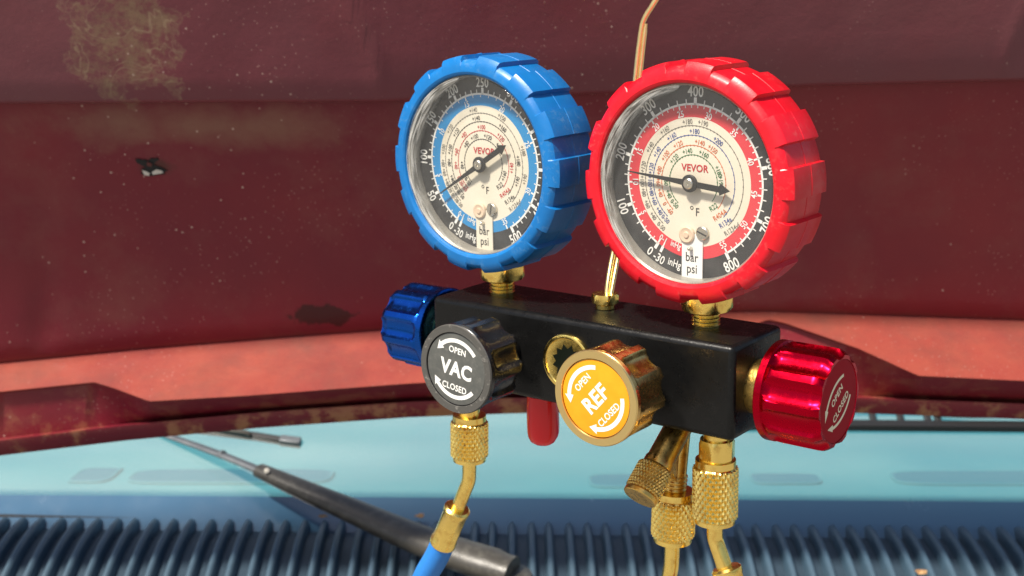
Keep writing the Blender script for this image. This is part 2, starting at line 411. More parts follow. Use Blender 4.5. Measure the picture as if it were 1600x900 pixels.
for i, v in enumerate(hm.vertices):
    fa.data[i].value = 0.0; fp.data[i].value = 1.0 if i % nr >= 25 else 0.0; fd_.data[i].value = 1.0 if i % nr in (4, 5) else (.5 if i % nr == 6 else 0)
for i in range(len(cols)):
    for k in range(0, 4):
        idx = i * nr + k
        if idx < len(hm.vertices): fa.data[idx].value = (1.0, .45, .3, .1)[k]
sol = hood.modifiers.new('thickness', 'SOLIDIFY'); sol.thickness = .0022; sol.offset = -1 if hm.polygons[10].normal.y > 0 else -1
def flake(name, pts, Y, m, th=.0012):
    """irregular thin chip standing just off the hood"""
    g = G(); n = len(pts); a = [wpix(x, y, hoodY(x, y) - Y) for x, y in pts]; b = [p + Vector((0, th, 0)) for p in a]
    g.add(a + b, [tuple(range(n)), tuple(range(n, 2 * n))[::-1]] + [(i, (i + 1) % n, (i + 1) % n + n, i + n) for i in range(n)])
    return carpart(name, g, m, hood, ang=20)
HY = .905 * K
def hoodY(px, py):
    """depth of the hood surface at a pixel of the main panel"""
    y3, y4 = lerp(e3, px), lerp(e4, px); t = (py - (y3 - 8)) / (y4 + 12 - y3 + 8)
    return (.9265 + (.866 - .9265) * t + .006 * math.sin(PI * t)) * K
hy = .0006
flake('rust_hole', [(211, 249), (216, 248), (223, 250), (227, 249), (231, 252), (236, 247), (241, 248), (246, 246), (248, 250), (243, 253), (240, 257), (247, 260), (253, 262), (262, 267), (256, 269), (258, 272), (246, 273), (238, 275), (227, 274), (219, 271), (224, 268), (221, 264), (228, 262), (219, 257), (214, 255)], hy, M['hole'], .003)
flake('paint_chip', [(222, 266), (229, 268), (234, 271), (232, 275), (225, 273)], hy + .0006, M['flake'])
flake('paint_chip', [(237, 269), (244, 265), (253, 267), (255, 270), (246, 272), (239, 273)], hy + .0007, M['flake'])
flake('paint_chip', [(230, 253), (238, 256), (236, 261), (229, 259)], hy + .0007, M['paint'])

# --- windshield glass, frit band, dashboard
BY, BZ = 1.02, -.4352                           # base line of the glass (before scaling)
def glass_pt(px, t, lift=0.0):
    """point t metres up the 30 degree glass, above column px of the base line"""
    yb = lerp([(0, 808), (800, 813), (1600, 819)], px)
    p = wpix(px, yb, BY * K)
    return p + Vector((0, math.cos(R(30)), .5)) * t * K + Vector((0, -.5, math.cos(R(30)))) * lift
def strip(pxs, ts, lift=0.0):
    g = G(); n = len(ts)
    for x in pxs:
        for t in ts: g.v.append(tuple(glass_pt(x, t, lift)))
    for i in range(len(pxs) - 1):
        for k in range(n - 1): g.f.append((i * n + k, (i + 1) * n + k, (i + 1) * n + k + 1, i * n + k + 1))
    return g
xs_w = list(range(-500, 2101, 50))
ws = carpart('windshield', strip(xs_w, [-.035, .1, .2, .35, .55]), M['glass'], ang=30)
carpart('frit_band', strip(xs_w, [-.035, .0225], .0006), M['frit'], ws, ang=30)
dg_ = G()
for row in range(3):
    rad = (.00085, .0006, .0004)[row]
    px = -20
    while px < 1620:
        c = glass_pt(px + (row % 2) * 3, .0240 + row * .0019, .0007)
        o_ = len(dg_.v)
        for i in range(6):
            a = PI / 3 * i; dg_.v.append(tuple(c + Vector((rad * math.cos(a), 0, 0)) + Vector((0, math.cos(R(30)), .5)) * rad * math.sin(a)))
        dg_.f.append(tuple(range(o_, o_ + 6))); px += 6.2
fd = carpart('frit_dots', dg_, M['frit'], ws, ang=None); fd['kind'] = 'stuff'
dz = CAM.z + BZ * K - .030
def dash_pt(px, py, dz_=0.0):
    d = wpix(px, py, 1.0) - CAM; t = (dz + dz_ - CAM.z) / d.z; return CAM + d * t
g = G(); b0 = wpix(-500, 813, BY * K).y + .022
prof = [(b0, dz - .02), (b0 + .02, dz), (b0 + .35, dz), (b0 + .42, dz - .01), (b0 + .45, dz - .08)]
for x in (-.8, .8): g.v += [(x, y, z) for y, z in prof]
g.f = [(k, 5 + k, 6 + k, k + 1) for k in range(4)]
dash = carpart('dashboard', g, M['dash'], ang=60)
def vent(x0, x1, y0, y1, sl=0):
    """long defroster slot: dark well with a raised rim"""
    a, b = dash_pt(x0, y1), dash_pt(x1, y0); cx, cy = (a.x + b.x) / 2, (a.y + b.y) / 2
    hx, hy_ = abs(b.x - a.x) / 2, abs(b.y - a.y) / 2; n = 40; pts = []
    for i in range(n):
        t = 2 * PI * i / n; c, s = math.cos(t), math.sin(t)
        pts.append((abs(c) ** .35 * math.copysign(1, c) * hx + sl * s * hy_, abs(s) ** .5 * math.copysign(1, s) * hy_))
    g = prism([(cx + x, cy + y) for x, y in pts], dz + .0003, dz + .0012)
    o = carpart('defroster_slot', g, M['vent'], dash, ang=40)
    g = G(); q = [(1.0, .0004), (1.0, .0013), (1.06, .0017), (1.12, .0011), (1.12, .0004)]
    for r_, h in q: g.v += [(cx + x + (x / hx) * (r_ - 1) * hy_ * 1.3, cy + y * r_, dz + h) for x, y in pts]
    for k in range(4):
        for i in range(n): g.f.append((k * n + i, k * n + (i + 1) % n, (k + 1) * n + (i + 1) % n, (k + 1) * n + i))
    carpart('slot_rim', g, M['dash'], dash, ang=40)
vent(112, 186, 733, 754, .25); vent(200, 520, 735, 756, .25); vent(925, 1075, 743, 762); vent(1180, 1275, 742, 757); vent(1405, 1720, 738, 758)

# --- cowl with its ribs
cp = [(1.021, -.4365), (1.012, -.4325), (1.00, -.4315), (.985, -.4315), (.965, -.4335), (.945, -.4375), (.925, -.4435), (.90, -.4535), (.87, -.469), (.84, -.49)]
def cowl_pt(x, k, lift):
    y, z = cp[k]; a = cp[max(k - 1, 0)]; b = cp[min(k + 1, len(cp) - 1)]
    n_ = Vector((0, (b[1] - a[1]), -(b[0] - a[0]))).normalized()
    if n_.z < 0: n_ = -n_
    return Vector((x, y * K, CAM.z + z * K - .0064 * (x / .5) * K)) + n_ * lift
g = G(); n = len(cp)
for x in (-.75, -.3, 0, .3, .75):
    g.v += [tuple(cowl_pt(x, k, -.005)) for k in range(n)]
for i in range(4):
    for k in range(n - 1): g.f.append((i * n + k, (i + 1) * n + k, (i + 1) * n + k + 1, i * n + k + 1))
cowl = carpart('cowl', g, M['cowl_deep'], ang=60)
PITCHX = .01215
rg = G(); sect = []
for i in range(7):
    a = PI * i / 6
    sect.append((-.0028 * math.cos(a) * (1 if abs(math.cos(a)) < .99 else 1.15), -.005 + .0074 * math.sin(a) ** .8))
for k in range(n):
    taper = 1.0 if k else .55
    for sx, sz in sect: rg.v.append(tuple(cowl_pt(0, k, sz * taper) + Vector((sx, 0, 0))))
for k in range(n - 1):
    for i in range(6): rg.f.append((k * 7 + i, k * 7 + i + 1, (k + 1) * 7 + i + 1, (k + 1) * 7 + i))
rg.f.append(tuple(range(7))[::-1])
rib0 = carpart('rib', rg, M['cowl'], cowl, ang=60)
k0 = -int(.42 / PITCHX)
for k in range(k0, -k0 + 1):
    o = rib0 if k == k0 else rib0.copy()
    if k != k0: COL.objects.link(o)
    x = k * PITCHX + .0006 * math.sin(k * 2.3); o.location = (x, 0, -.0064 * (x / .5) * K)
slot0 = None
for k in range(k0, -k0):                         # small drain slots low down between the ribs
    x = (k + .5) * PITCHX; pxs = 800 + x * FPX / (.945 * K)
    if not (440 < pxs < 645 or 825 < pxs < 965): continue
    if slot0 is None:
        yy, zz = .9335 * K, CAM.z - .4409 * K
        slot0 = carpart('drain_slot', box(-.0024, .0024, yy - .0035, yy + .0035, zz - .006, zz - .0036), M['hole'], cowl); o = slot0
    else: o = slot0.copy(); COL.objects.link(o)
    o.location = (x, 0, -.0064 * (x / .5) * K)
# seal strip between cowl and glass
carpart('glass_seal', tube([cowl_pt(x, 0, .0015) for x in (-.75, -.3, 0, .3, .75)], .0028, 8), M['rubber'], cowl)

# --- wipers
def wp(px, py, Y): return wpix(px, py, Y * K)
arm_path = smooth_path([wp(405, 735, 1.035), wp(470, 764, 1.012), wp(560, 802, .985), wp(640, 838, .957), wp(720, 868, .93), wp(800, 893, .912)], 2)
arm = carpart('wiper_arm', tube(arm_path, lambda t: (.0060 + .0078 * t ** .8) * (1 if t < .96 else .85), 20, flat=.72), M['wiper'], bevel=0)
carpart('arm_rod', tube(smooth_path([wp(225, 668, 1.105), wp(340, 708, 1.062), wp(408, 736, 1.034), wp(440, 750, 1.022)], 1), lambda t: .0026 + .0014 * t, 12, flat=.6), M['wiper_metal'], arm)
carpart('arm_collar', tube([wp(345, 709.5, 1.060), wp(349, 711, 1.0585)], .0035, 14, flat=.8), M['wiper_metal'], arm)
carpart('arm_rivet', lathe([(.0018, 0), (.0018, .0006), (.0010, .0013), (.0002, .0014)], 12, None, Matrix.Translation(wp(417, 736, 1.022)) @ Matrix.Rotation(R(40), 4, 'X')), M['flake'], arm)
piv = wp(790, 893, .905)
carpart('pivot_cap', lathe([(.017, -.02), (.0172, .004), (.0155, .009), (.011, .0115), (.004, .0125), (.0005, .0127)], 32, None, Matrix.Translation(piv + Vector((.0, .012, -.016)))), M['wiper'], arm)
def bar_world(pts, hw, hh, name, m, parent):
    """squared bar along pts"""
    g = G(); v = []; f = []
    for k, p in enumerate(pts):
        t = (pts[min(k + 1, len(pts) - 1)] - pts[max(k - 1, 0)]).normalized(); u = Vector((0, -.5, .866)); s = t.cross(u).normalized()
        v += [p + s * hw + u * hh, p - s * hw + u * hh, p - s * hw - u * hh, p + s * hw - u * hh]
    for k in range(len(pts) - 1):
        for i in range(4): f.append((k * 4 + i, k * 4 + (i + 1) % 4, k * 4 + 4 + (i + 1) % 4, k * 4 + 4 + i))
    f += [(3, 2, 1, 0), tuple(range(len(v) - 4, len(v)))]
    return carpart(name, g.add(v, f), m, parent, bevel=.0006)
bl = bar_world([wp(250, 664, 1.118), wp(400, 682, 1.098), wp(440, 688.5, 1.092)], .0022, .0026, 'wiper_blade', M['rubber'], None)
bar_world([wp(438, 688, 1.092), wp(470, 692, 1.089)], .0028, .0032, 'blade_end', M['wiper_metal'], bl)
bar_world([wp(250, 658, 1.112), wp(385, 676, 1.094), wp(392, 680, 1.094)], .0016, .0013, 'blade_bridge', M['wiper'], bl)
# right blade: two rails with webs, windows of sky reflection between
def gp(px, t, l): return glass_pt(px, t, l)
rb = bar_world([gp(x, .1005, .004) for x in range(1180, 1761, 60)], .0030, .0030, 'wiper_blade', M['rubber'], None)
bar_world([gp(x, .1185, .006) for x in range(1180, 1761, 60)], .0011, .0014, 'blade_rail', M['rubber'], rb)
for x in (1235, 1280, 1325, 1357, 1402, 1448, 1493, 1510):
    bar_world([gp(x, .1005, .005), gp(x, .119, .006)], .0022, .0018, 'blade_web', M['rubber'], rb)
bar_world([gp(1505, .112, .009), gp(1560, .1085, .011), gp(1680, .108, .012), gp(1760, .107, .012)], .0034, .0024, 'blade_bridge', M['wiper'], rb)

# ================================================================== manifold gauge set
def eul_block():
    yaw, pit, rol = -0.663, 0.2289, -0.0196
    return Matrix.Rotation(rol, 3, 'Y') @ Matrix.Rotation(pit, 3, 'X') @ Matrix.Rotation(yaw, 3, 'Z')
RW = Matrix.Rotation(-PITCH, 3, 'X')
TB = Vector((20.9931, 481.0903, -11.4306)) * .001
MW = Matrix.Translation(CAM + RW @ TB) @ (RW @ eul_block()).to_4x4()      # block frame: X along, Y back, Z up, origin top front edge
L_, H_, D_ = 131.7, 33.2, 35.2
man = empty('manifold_gauge_set', 'black four valve manifold with blue and red pressure gauges hung before the hood', 'gauge set')
man.matrix_world = MW
def at(x, y, z): return Matrix.Translation(MM(x, y, z))
def rot(a, ax): return Matrix.Rotation(R(a), 4, ax)
obj('manifold_block', box(-L_ / 2, L_ / 2, 0, D_, -H_, 0), M['black'], man, bevel=.0021)

def hexpts(r, ph=0): return [(r * math.cos(PI / 3 * i + ph), r * math.sin(PI / 3 * i + ph)) for i in range(6)]
def hexnut(r, z0, z1, ph=0, g=None, m=None):
    """chamfered hexagon: prism clipped by a cone at both ends"""
    n = 48; c = .86 * (z1 - z0); v = []
    prof = [(.80, z0), (.88, z0), (1.0, z0 + .16 * (z1 - z0)), (1.0, z1 - .16 * (z1 - z0)), (.88, z1), (.80, z1)]
    def rf(t, k, rr, z):
        a = ((t - ph) % (PI / 3)) - PI / 6; hexr = r * math.cos(PI / 6) / math.cos(a)
        return min(hexr, rr * r) if k in (1, 4) else (hexr if k in (2, 3) else rr * r)
    return lathe([(a, z) for a, z in prof], n, rf, m, g)
def threads(r, z0, z1, pitch, g=None, m=None, d=.45):
    k = max(2, int((z1 - z0) / pitch)); pr = [(r - d, z0)]
    for i in range(k):
        z = z0 + (z1 - z0) * i / k; h = (z1 - z0) / k
        pr += [(r - d, z + .05 * h), (r, z + .4 * h), (r, z + .6 * h), (r - d, z + .95 * h)]
    pr.append((r - d, z1))
    return lathe(pr, 32, None, m, g)
def knurl(r, z0, z1, n=30, d=.38, m=None, g=None, lead=.6):
    """diamond knurled band with a smooth collar at both ends"""
    N = n * 6; rows = max(8, int((z1 - z0) / .42)); pr = [(r - 1.4, z0 - .5), (r - .9, z0 - .5)]
    pr += [(r, z0 + (z1 - z0) * i / rows) for i in range(rows + 1)] + [(r - .9, z1 + .5), (r - 1.4, z1 + .5)]
    K_ = len(pr)
    def rf(t, k, rr, z):
        if k < 2 or k > K_ - 3: return rr
        a = t * n / (2 * PI); b = (z - z0) / (2 * PI * r / n) * lead
        f1 = abs(((a + b) % 1) - .5) * 2; f2 = abs(((a - b) % 1) - .5) * 2
        h = min(1, 1.5 * min(f1, f2))
        end = 1.0 if 2 < k < K_ - 3 else 0.0
        return rr - d + 2 * d * h * end
    return lathe(pr, N, rf, m, g)

# --- gauges
S_, X0, SY, ZG, YG = 45.486, -2.161, 20.977, 51.488, 16.197
NT = 14
def boot_rf(ph):
    def rf(t, k, r, z):
        if k < 5 or k > 14: return r
        p = ((t / (2 * PI) * NT + ph) % 1)
        up = min(1, max(0, p / .0227)) if p < .5 else min(1, max(0, (.591 - p) / .0227))
        up = up if p < .591 else 0
        return r + 1.6 * up * (.75 if k == 5 else 1)
    return rf
def build_gauge(side, blue):
    yaw = -0.0314 if blue else -0.0255
    x = X0 + side * S_
    u = Vector((math.cos(yaw), math.sin(yaw), 0)); n_ = Vector((math.sin(yaw), -math.cos(yaw), 0)); up = Vector((0, 0, 1))
    c = Vector((x, SY, ZG)) + n_ * YG
    mt = Matrix.Translation(c * .001) @ Matrix((u, up, n_)).transposed().to_4x4()
    # case: cup behind the dial, back plate
    cs = lathe([(33.6, -7.6), (35, -7.6), (35, -25.2), (33, -26.4), (10, -26.8), (1, -26.8)], 64)
    root = obj('pressure_gauge', cs, M['bezel'], man, mt)
    root['label'] = 'gauge in blue rubber boot' if blue else 'gauge in red rubber boot'
    def sub(name, g, m, ang=35): return obj(name, g, m, root, ang=ang)
    prof = [(33.7, -3.2), (33.75, -.2), (34.2, .5), (35.0, .9), (37.2, .75), (38.3, .1), (39.2, -1.1), (39.45, -3), (39.5, -11.6), (39.5, -12.0), (39.65, -12.15), (39.65, -12.45), (39.5, -12.6), (39.4, -22.5), (38.6, -24), (36.2, -25.2), (35.2, -25.2), (35.2, -3.2)]
    sub('rubber_boot', ring_lathe(prof, NT * 44, boot_rf(13 / 44 if blue else 5 / 44)), M['boot_blue' if blue else 'boot_red'], 28)
    sub('bezel_wall', ring_lathe([(33.65, -.9), (33.65, -7.5), (32.9, -7.5), (33.0, -1.6)], 96), M['bezel'])
    sub('lens', lathe([(33.7, -1.5), (33.6, -.5), (33.2, -.15), (25, .05), (10, .15), (.05, .15)], 96, open_base=True), M['lens'])
    ZD = -6.8
    sub('dial_plate', lathe([(33.1, ZD - .6), (33.1, ZD)], 96), M['dial_black'])
    z1, z2, z3 = ZD + .06, ZD + .12, ZD + .18
    sub('scale_band', arc_strip(22.0, 26.2, 0, 360, z1, 120), M['dial_blue' if blue else 'dial_red'])
    sub('dial_face', lathe([(22.0, ZD), (22.0, z1)], 120), M['dial_cream'])
    full = 500 if blue else 800
    A = lambda p: 238 - p * 298 / full
    mk = G()
    arc_strip(26.0, 26.7, 238, -60, z2, 120, mk)
    st = 10 if blue else 20; mj = 50 if blue else 100
    for p in range(0, full + 1, st):
        if p % mj == 0: quad_mark(26.0, 28.6, A(p), 1.15, z2, mk)
        else: quad_mark(26.0, 28.0, A(p), .38, z2, mk)
    bars = 35 if blue else 55
    for b in range(0, bars + 1):
        quad_mark(26.3, 24.6 if b % 5 == 0 else 25.1, A(b * 14.5038), .6 if b % 5 == 0 else .34, z2, mk)
    quad_mark(26.0, 28.4, 243, 1.0, z2, mk); quad_mark(26.3, 24.3, 243, .5, z2, mk)
    sub('scale_marks', mk, M['print_white'], None)
    nm = G()
    def label(s, r, ang, size, g, sx=.85, bold=.012):
        a = ang % 360; inward = 180 < a < 360
        x_, y_ = r * math.cos(R(ang)), r * math.sin(R(ang))
        text(s, size, x_, y_, ang + 90 if inward else ang - 90, z3, g, sx, bold)
    for p in range(mj, full + 1, mj): label(str(p), 30.6, A(p), 5.0, nm, .8, .016)
    label('0', 30.6, 236, 4.6, nm); label('-30', 30.6, 244.0, 4.4, nm, .8); label('inHg', 29.9, 256.2, 3.7, nm, .75)
    for b in range(5, bars + 1, 5): label(str(b), 23.3, A(b * 14.5038), 3.1, nm)
    label('0-1', 23.6, 240.0, 2.9, nm); label('inHg', 23.4, 253.5, 2.9, nm, .75)
    sub('scale_numerals', nm, M['print_white'], None)
    # temperature rings
    inks = [M['ink_grey'], M['ink_blue'] if not blue else M['ink_black'], M['ink_orange'] if not blue else M['ink_red'], M['ink_green'] if not blue else M['ink_black']]
    rr = [19.2, 16.0, 12.6, 9.4]
    if blue:
        tl = [[('0-50', 232), ('-20', 226), ('0', 219), ('+20', 212), ('+40', 204), ('+60', 193), ('+80', 183), ('+100', 168), ('+120', 143), ('+140', 102), ('+150', 62), ('+180', 18), ('+190', -12)],
              [('0-50', 228), ('0', 221), ('+20', 213), ('+40', 203), ('+80', 182), ('+100', 165), ('+120', 140), ('+140', 100), ('+160', 55), ('+180', 8), ('+190', -18)],
              [('-60', 226), ('-20', 215), ('0', 206), ('+40', 186), ('+60', 165), ('+80', 132), ('+100', 92), ('+120', 50), ('+140', -2)],
              [('0-50', 222), ('0', 206), ('+40', 186), ('+80', 140), ('+100', 112), ('+120', 76), ('+140', 40), ('+160', -20)]]
    else:
        tl = [[('0-50', 232), ('+40', 219), ('+60', 206), ('+80', 194), ('+100', 183), ('+120', 169), ('+140', 148), ('+160', 124), ('+180', 97), ('+190', 80)],
              [('0-50', 231), ('+40', 219), ('+60', 206), ('+80', 195), ('+100', 183), ('+120', 168), ('+140', 147), ('+160', 120), ('+180', 89), ('+200', 57)],
              [('-60', 229), ('0', 216), ('+40', 199), ('+60', 184), ('+80', 167), ('+100', 143), ('+120', 116), ('+140', 80), ('+150', 58)],
              [('0-50', 227), ('+40', 206), ('+60', 182), ('+120', 135), ('+140', 103), ('+160', 68), ('+180', 25), ('+190', 6)]]
    for i in range(4):
        g = G(); r = rr[i]
        arc_strip(r - .13, r + .13, 232 - i * 1.5, -44 + i * 2, z2, 90, g)
        a = 230
        while a > (-40 if i < 2 else -20) :
            g.add([(r * math.cos(R(a)) + .27 * math.cos(PI / 3 * q), r * math.sin(R(a)) + .27 * math.sin(PI / 3 * q), z3) for q in range(6)], [tuple(range(6))])
            a -= 4.2 + i * 1.1 + (3 if a < 60 else 0)
        for s, ang in tl[i]: label(s, r + 1.35, ang, 2.35, g, .8, .010)
        text(('R1234yf', 'R134a', 'R404A', 'R22')[i], 2.5 if i else 2.35, *[(15.4, -14.6), (12.7, -12.4), (10.6, -10.0), (8.0, -7.6)][i], 36, z3, g, .85, .008)
        sub('temperature_ring', g, inks[i], None)
    g = G(); text('VEVOR', 3.4, .6, 5.0, 0, z3, g, .95, .022); sub('lettering', g, M['ink_red'], None)
    g = G(); text('F', 4.0, 1.9, -9.9, 0, z3, g, .85, .004)
    arc_strip(.42, .66, 0, 360, z3, 20, g, Matrix.Translation((-.4, -8.6, 0))); sub('lettering', g, M['ink_black'], None)
    # zero-adjust disc, slotted screw, white unit tab with its nail
    sub('unit_tab', box(-3.9, 4.3, -33.0, -17.6, z2, z2 + .45), M['dial_cream'] if blue else M['print_white'])
    g = G(); text('bar', 4.5, .2, -25.6, 0, z2 + .5, g, .85, .008); text('psi', 4.5, .2, -30.2, 0, z2 + .5, g, .85, .008); sub('lettering', g, M['ink_black'], None)
    sub('adjuster_disc', lathe([(3.0, z2), (3.0, z2 + .9), (2.5, z2 + 1.2), (1.6, z2 + 1.0), (1.2, z2 + 1.0), (.9, z2 + 1.4), (.1, z2 + 1.4)], 40, None, Matrix.Translation((-1.9, -18.0, 0))), M['pin'])
    sc_ = lathe([(2.35, z2), (2.35, z2 + .9), (2.0, z2 + 1.15)], 32, None, Matrix.Translation((4.2, -16.9, 0)))
    scr = sub('dial_screw', sc_, M['steel'])
    a = 80 if blue else -20
    sub('screw_slot', box(-2.0, 2.0, -.28, .28, z2 + 1.13, z2 + 1.19, Matrix.Translation((4.2, -16.9, 0)) @ Matrix.Rotation(R(a), 4, 'Z')), M['ink_black'], None)
    sub('stop_pin', lathe([(.7, z2 + .4), (.65, z2 + 2.0), (.3, z2 + 2.4), (.05, z2 + 2.4)], 16, None, Matrix.Translation((-.2, -22.6, 0))), M['steel'])
    # needle
    ang = A(44) if blue else A(170)
    nd = G(); zt = -4.6; mrot = Matrix.Rotation(R(ang), 4, 'Z')
    prism([(0, -1.15), (8, -.75), (25.3, -.16), (25.3, .16), (8, .75), (0, 1.15)], zt, zt + .35, mrot, nd)
    prism([(1, -1.0), (-4, -1.0), (-11.6, -1.05), (-11.9, -2.0), (-15.6, 0), (-11.9, 2.0), (-11.6, 1.05), (-4, 1.0), (1, 1.0)], zt + .02, zt + .45, mrot, nd)
    lathe([(3.0, zt - .1), (3.0, zt + .55), (2.7, zt + .75), (1, zt + .75)], 40, None, None, nd)
    sub('needle', nd, M['needle'])
    sub('needle_hub', lathe([(1.5, zt + .7), (1.85, zt + .7), (1.85, zt + 1.3), (1.5, zt + 1.55), (.5, zt + 1.55), (.45, zt + 1.2), (.05, zt + 1.2)], 32), M['steel'])
    # glare round the left of the lens, painted as a thin rippled sheet
    fg = G(); na, nr_ = 160, 13; rnd = random.Random(3 if blue else 8)
    ph = [rnd.uniform(0, 6.28) for _ in range(12)]
    a0, a1 = (98, 262) if blue else (92, 240)
    for i in range(na + 1):
        t = i / na; a = R(a0 + (a1 - a0) * t); wdt = (7.4 if blue else 6.0) * math.sin(PI * t) ** .45 + .2
        for k in range(nr_):
            q = k / (nr_ - 1); r = 33.1 - wdt * q * (1 + .10 * math.sin(5 * a + ph[0]) + .03 * math.sin(13 * a + ph[1]))
            h = .35 + .12 * math.sin(5 * a + 5 * q + ph[2]) * math.sin(PI * q) + .05 * math.sin(11 * a + 9 * q + ph[3]) * math.sin(PI * q)
            fg.v.append((r * math.cos(a), r * math.sin(a), .15 + max(h, -.05)))
    for i in range(na):
        for k in range(nr_ - 1): fg.f.append((i * nr_ + k, i * nr_ + k + 1, (i + 1) * nr_ + k + 1, (i + 1) * nr_ + k))
    fo = sub('glare_film', fg, M['glare'], 25)
    uv = fo.data.uv_layers.new(name='UVMap')
    for lp in fo.data.loops:
        i_, k_ = divmod(lp.vertex_index, nr_); uv.data[lp.index].uv = (i_ / na * 3.2 + (2 if blue else 0), k_ / (nr_ - 1) * 3.0)
    # brass stem between gauge and block
    obj('gauge_stem', threads(5.1, -.4, 6.2, 1.25), M['brass'], man, at(x, SY, 0))
    obj('hex_nut', hexnut(9.6, 5.6, 14.5, .25), M['brass'], man, at(x, SY, 0))
    return root
build_gauge(-1, True)
build_gauge(1, False)

# --- valve knobs: local axis Z runs outwards from the block, Z=0 at the inner end
def flute_rf(nf, depth, k_from, ramp, hw=.34, ph=0.0):
    def rf(t, k, r, z):
        d = ramp.get(k, 0)
        if not d: return r
        p = abs(((t / (2 * PI) * nf + ph) % 1) - .5)
        hh = hw * (.5 + .5 * d) if d < 1 else hw
        return r - depth * d * (math.sqrt(max(0, 1 - (p / hh) ** 2)) if p < hh else 0)
    return rf
def build_knob(name, mbody, mrim, mface, label, mtx, flange_front, text_fn, Rk=16.5, H=19.0, nf=10, ph=0.0, stem=11):
    if flange_front:
        prof = [(13.5, -.4), (15.4, -.2), (16.0, .6), (16.0, 2), (16.0, 8), (16.1, H - 5.6), (16.15, H - 4.6), (16.2, H - 3.6), (16.2, H - 2.7), (16.3, H - 2.2), (16.5, H - 2.0), (16.5, H - .4), (16.1, H), (13.6, H), (13.4, H - .5), (.5, H - .5)]
        ramp = {1: .8, 2: 1, 3: 1, 4: 1, 5: 1, 6: .8, 7: .5}
    else:
        prof = [(13.5, 0), (15.9, 0), (16.4, .4), (16.4, 2.8), (15.7, 3.2), (16.1, 3.9), (16.25, 4.8), (16.3, 6), (16.3, 10), (16.3, H - 4), (16.2, H - 2.6), (15.4, H - 1.0), (14.6, H), (13.4, H), (13.3, H - .3), (.5, H - .3)]
        ramp = {5: .45, 6: .85, 7: 1, 8: 1, 9: 1, 10: 1, 11: 1, 12: .55}
    s = Rk / 16.5
    g = lathe([(r * s, z) for r, z in prof], nf * 18, flute_rf(nf, 2.1, 0, ramp, .36, ph))
    o = obj(name, g, mbody, man, mtx, ang=40)
    o['label'] = label
    if mrim:
        obj('knob_rim', ring_lathe([(16.42 * s, H - .3), (16.15 * s, H + .25), (13.7 * s, H + .25), (13.5 * s, H - .3)], 96), mrim, o)
    z = H - .25
    obj('knob_disc', lathe([(13.25 * s, H - .5), (13.25 * s, z), (12.9 * s, z + .06), (.5, z + .06)], 72), mface, o)
    g = G(); text_fn(g, z + .12)
    obj('lettering', g, M['print_cream'] if 'cap' in name else M['print_white'], o, ang=None)
    bs = .68 if flange_front else 1.0
    obj('valve_bonnet', lathe([(7.5 * bs, -stem), (9.6 * bs, -stem + .2), (9.6 * bs, -2.5), (8 * bs, -1.5), (8 * bs, 2)], 40), M['black'] if flange_front else M['brass_dark'], o)
    return o
def arrow_arc(g, z, r, a0, a1, wd=1.5, m=None):
    """curved band from a0 to a1 with a head at a1"""
    s = 1 if a1 > a0 else -1; am = a1 - s * 14
    arc_strip(r - wd / 2, r + wd / 2, a0, am, z, 24, g, m)
    cap = [(r * math.cos(R(a0)) + wd / 2 * math.cos(R(a0 + 90 * q / 4 * 4)), 0) for q in range(1)]
    P = lambda rr, a: (rr * math.cos(R(a)), rr * math.sin(R(a)), z)
    g.add([P(r - wd * 1.15, am), P(r + wd * 1.15, am), P(r, a1 + s * 2)], [(0, 1, 2)], m)
def legend(main, tilt, size=7.2, spread=0.0):
    def fn(g, z):
        q = Matrix.Rotation(R(tilt), 4, 'Z')
        h = G()
        arrow_arc(h, z, 10.6, 42, 148, 1.5); arrow_arc(h, z, 10.6, -38, -150, 1.5)
        text('OPEN', 3.3, 0, 7.0, 0, z, h, .9, .02); text('CLOSED', 3.3, 0, -7.0, 0, z, h, .9, .02)
        if main: text(main, size, 0, 0, 0, z, h, .92, .035)
        g.add(h.v, h.f, q)
    return fn
def legend2(tilt):
    def fn(g, z):
        q = Matrix.Rotation(R(tilt), 4, 'Z'); h = G()
        text('OPEN', 3.4, 0, 2.8, 0, z, h, 1.0, .03); text('CLOSED', 3.4, 0, -2.8, 0, z, h, 1.0, .03)
        arrow_arc(h, z, 14.5, 60, 138, 1.1, Matrix.Translation((0, -7.6, 0))); arrow_arc(h, z, 14.5, -60, -138, 1.1, Matrix.Translation((0, 7.6, 0)))
        g.add(h.v, h.f, q)
    return fn
front = rot(90, 'X')                              # local Z -> -Y (towards the viewer), local Y -> up
XV, XR, ZK = -29.07, 31.19, -15.87
build_knob('vacuum_knob', M['knob_black'], M['knob_black_rim'], M['face_grey'], 'black fluted knob lettered VAC', at(XV, -11.2, ZK) @ front, True, legend('VAC', -8, 7.6), nf=9, ph=.1)
build_knob('refrigerant_knob', M['knob_gold'], M['knob_rim'], M['face_orange'], 'gold fluted knob with orange disc lettered REF', at(XR, -11.2, ZK) @ front, True, legend('REF', 48, 7.6), nf=9, ph=.35)
end_r = Matrix(((0, 0, 1, 0), (1, 0, 0, 0), (0, 1, 0, 0), (0, 0, 0, 1)))    # local Z -> +X, X -> +Y, Y -> +Z
end_l = Matrix(((0, 0, -1, 0), (-1, 0, 0, 0), (0, 1, 0, 0), (0, 0, 0, 1)))
build_knob('end_cap_knob', M['knob_red'], None, M['knob_red_face'], 'red anodised fluted knob on the right end', at(L_ / 2 + 7, 17, -17.6) @ end_r, False, legend2(35), Rk=17.4, H=23, nf=10, stem=7.2)
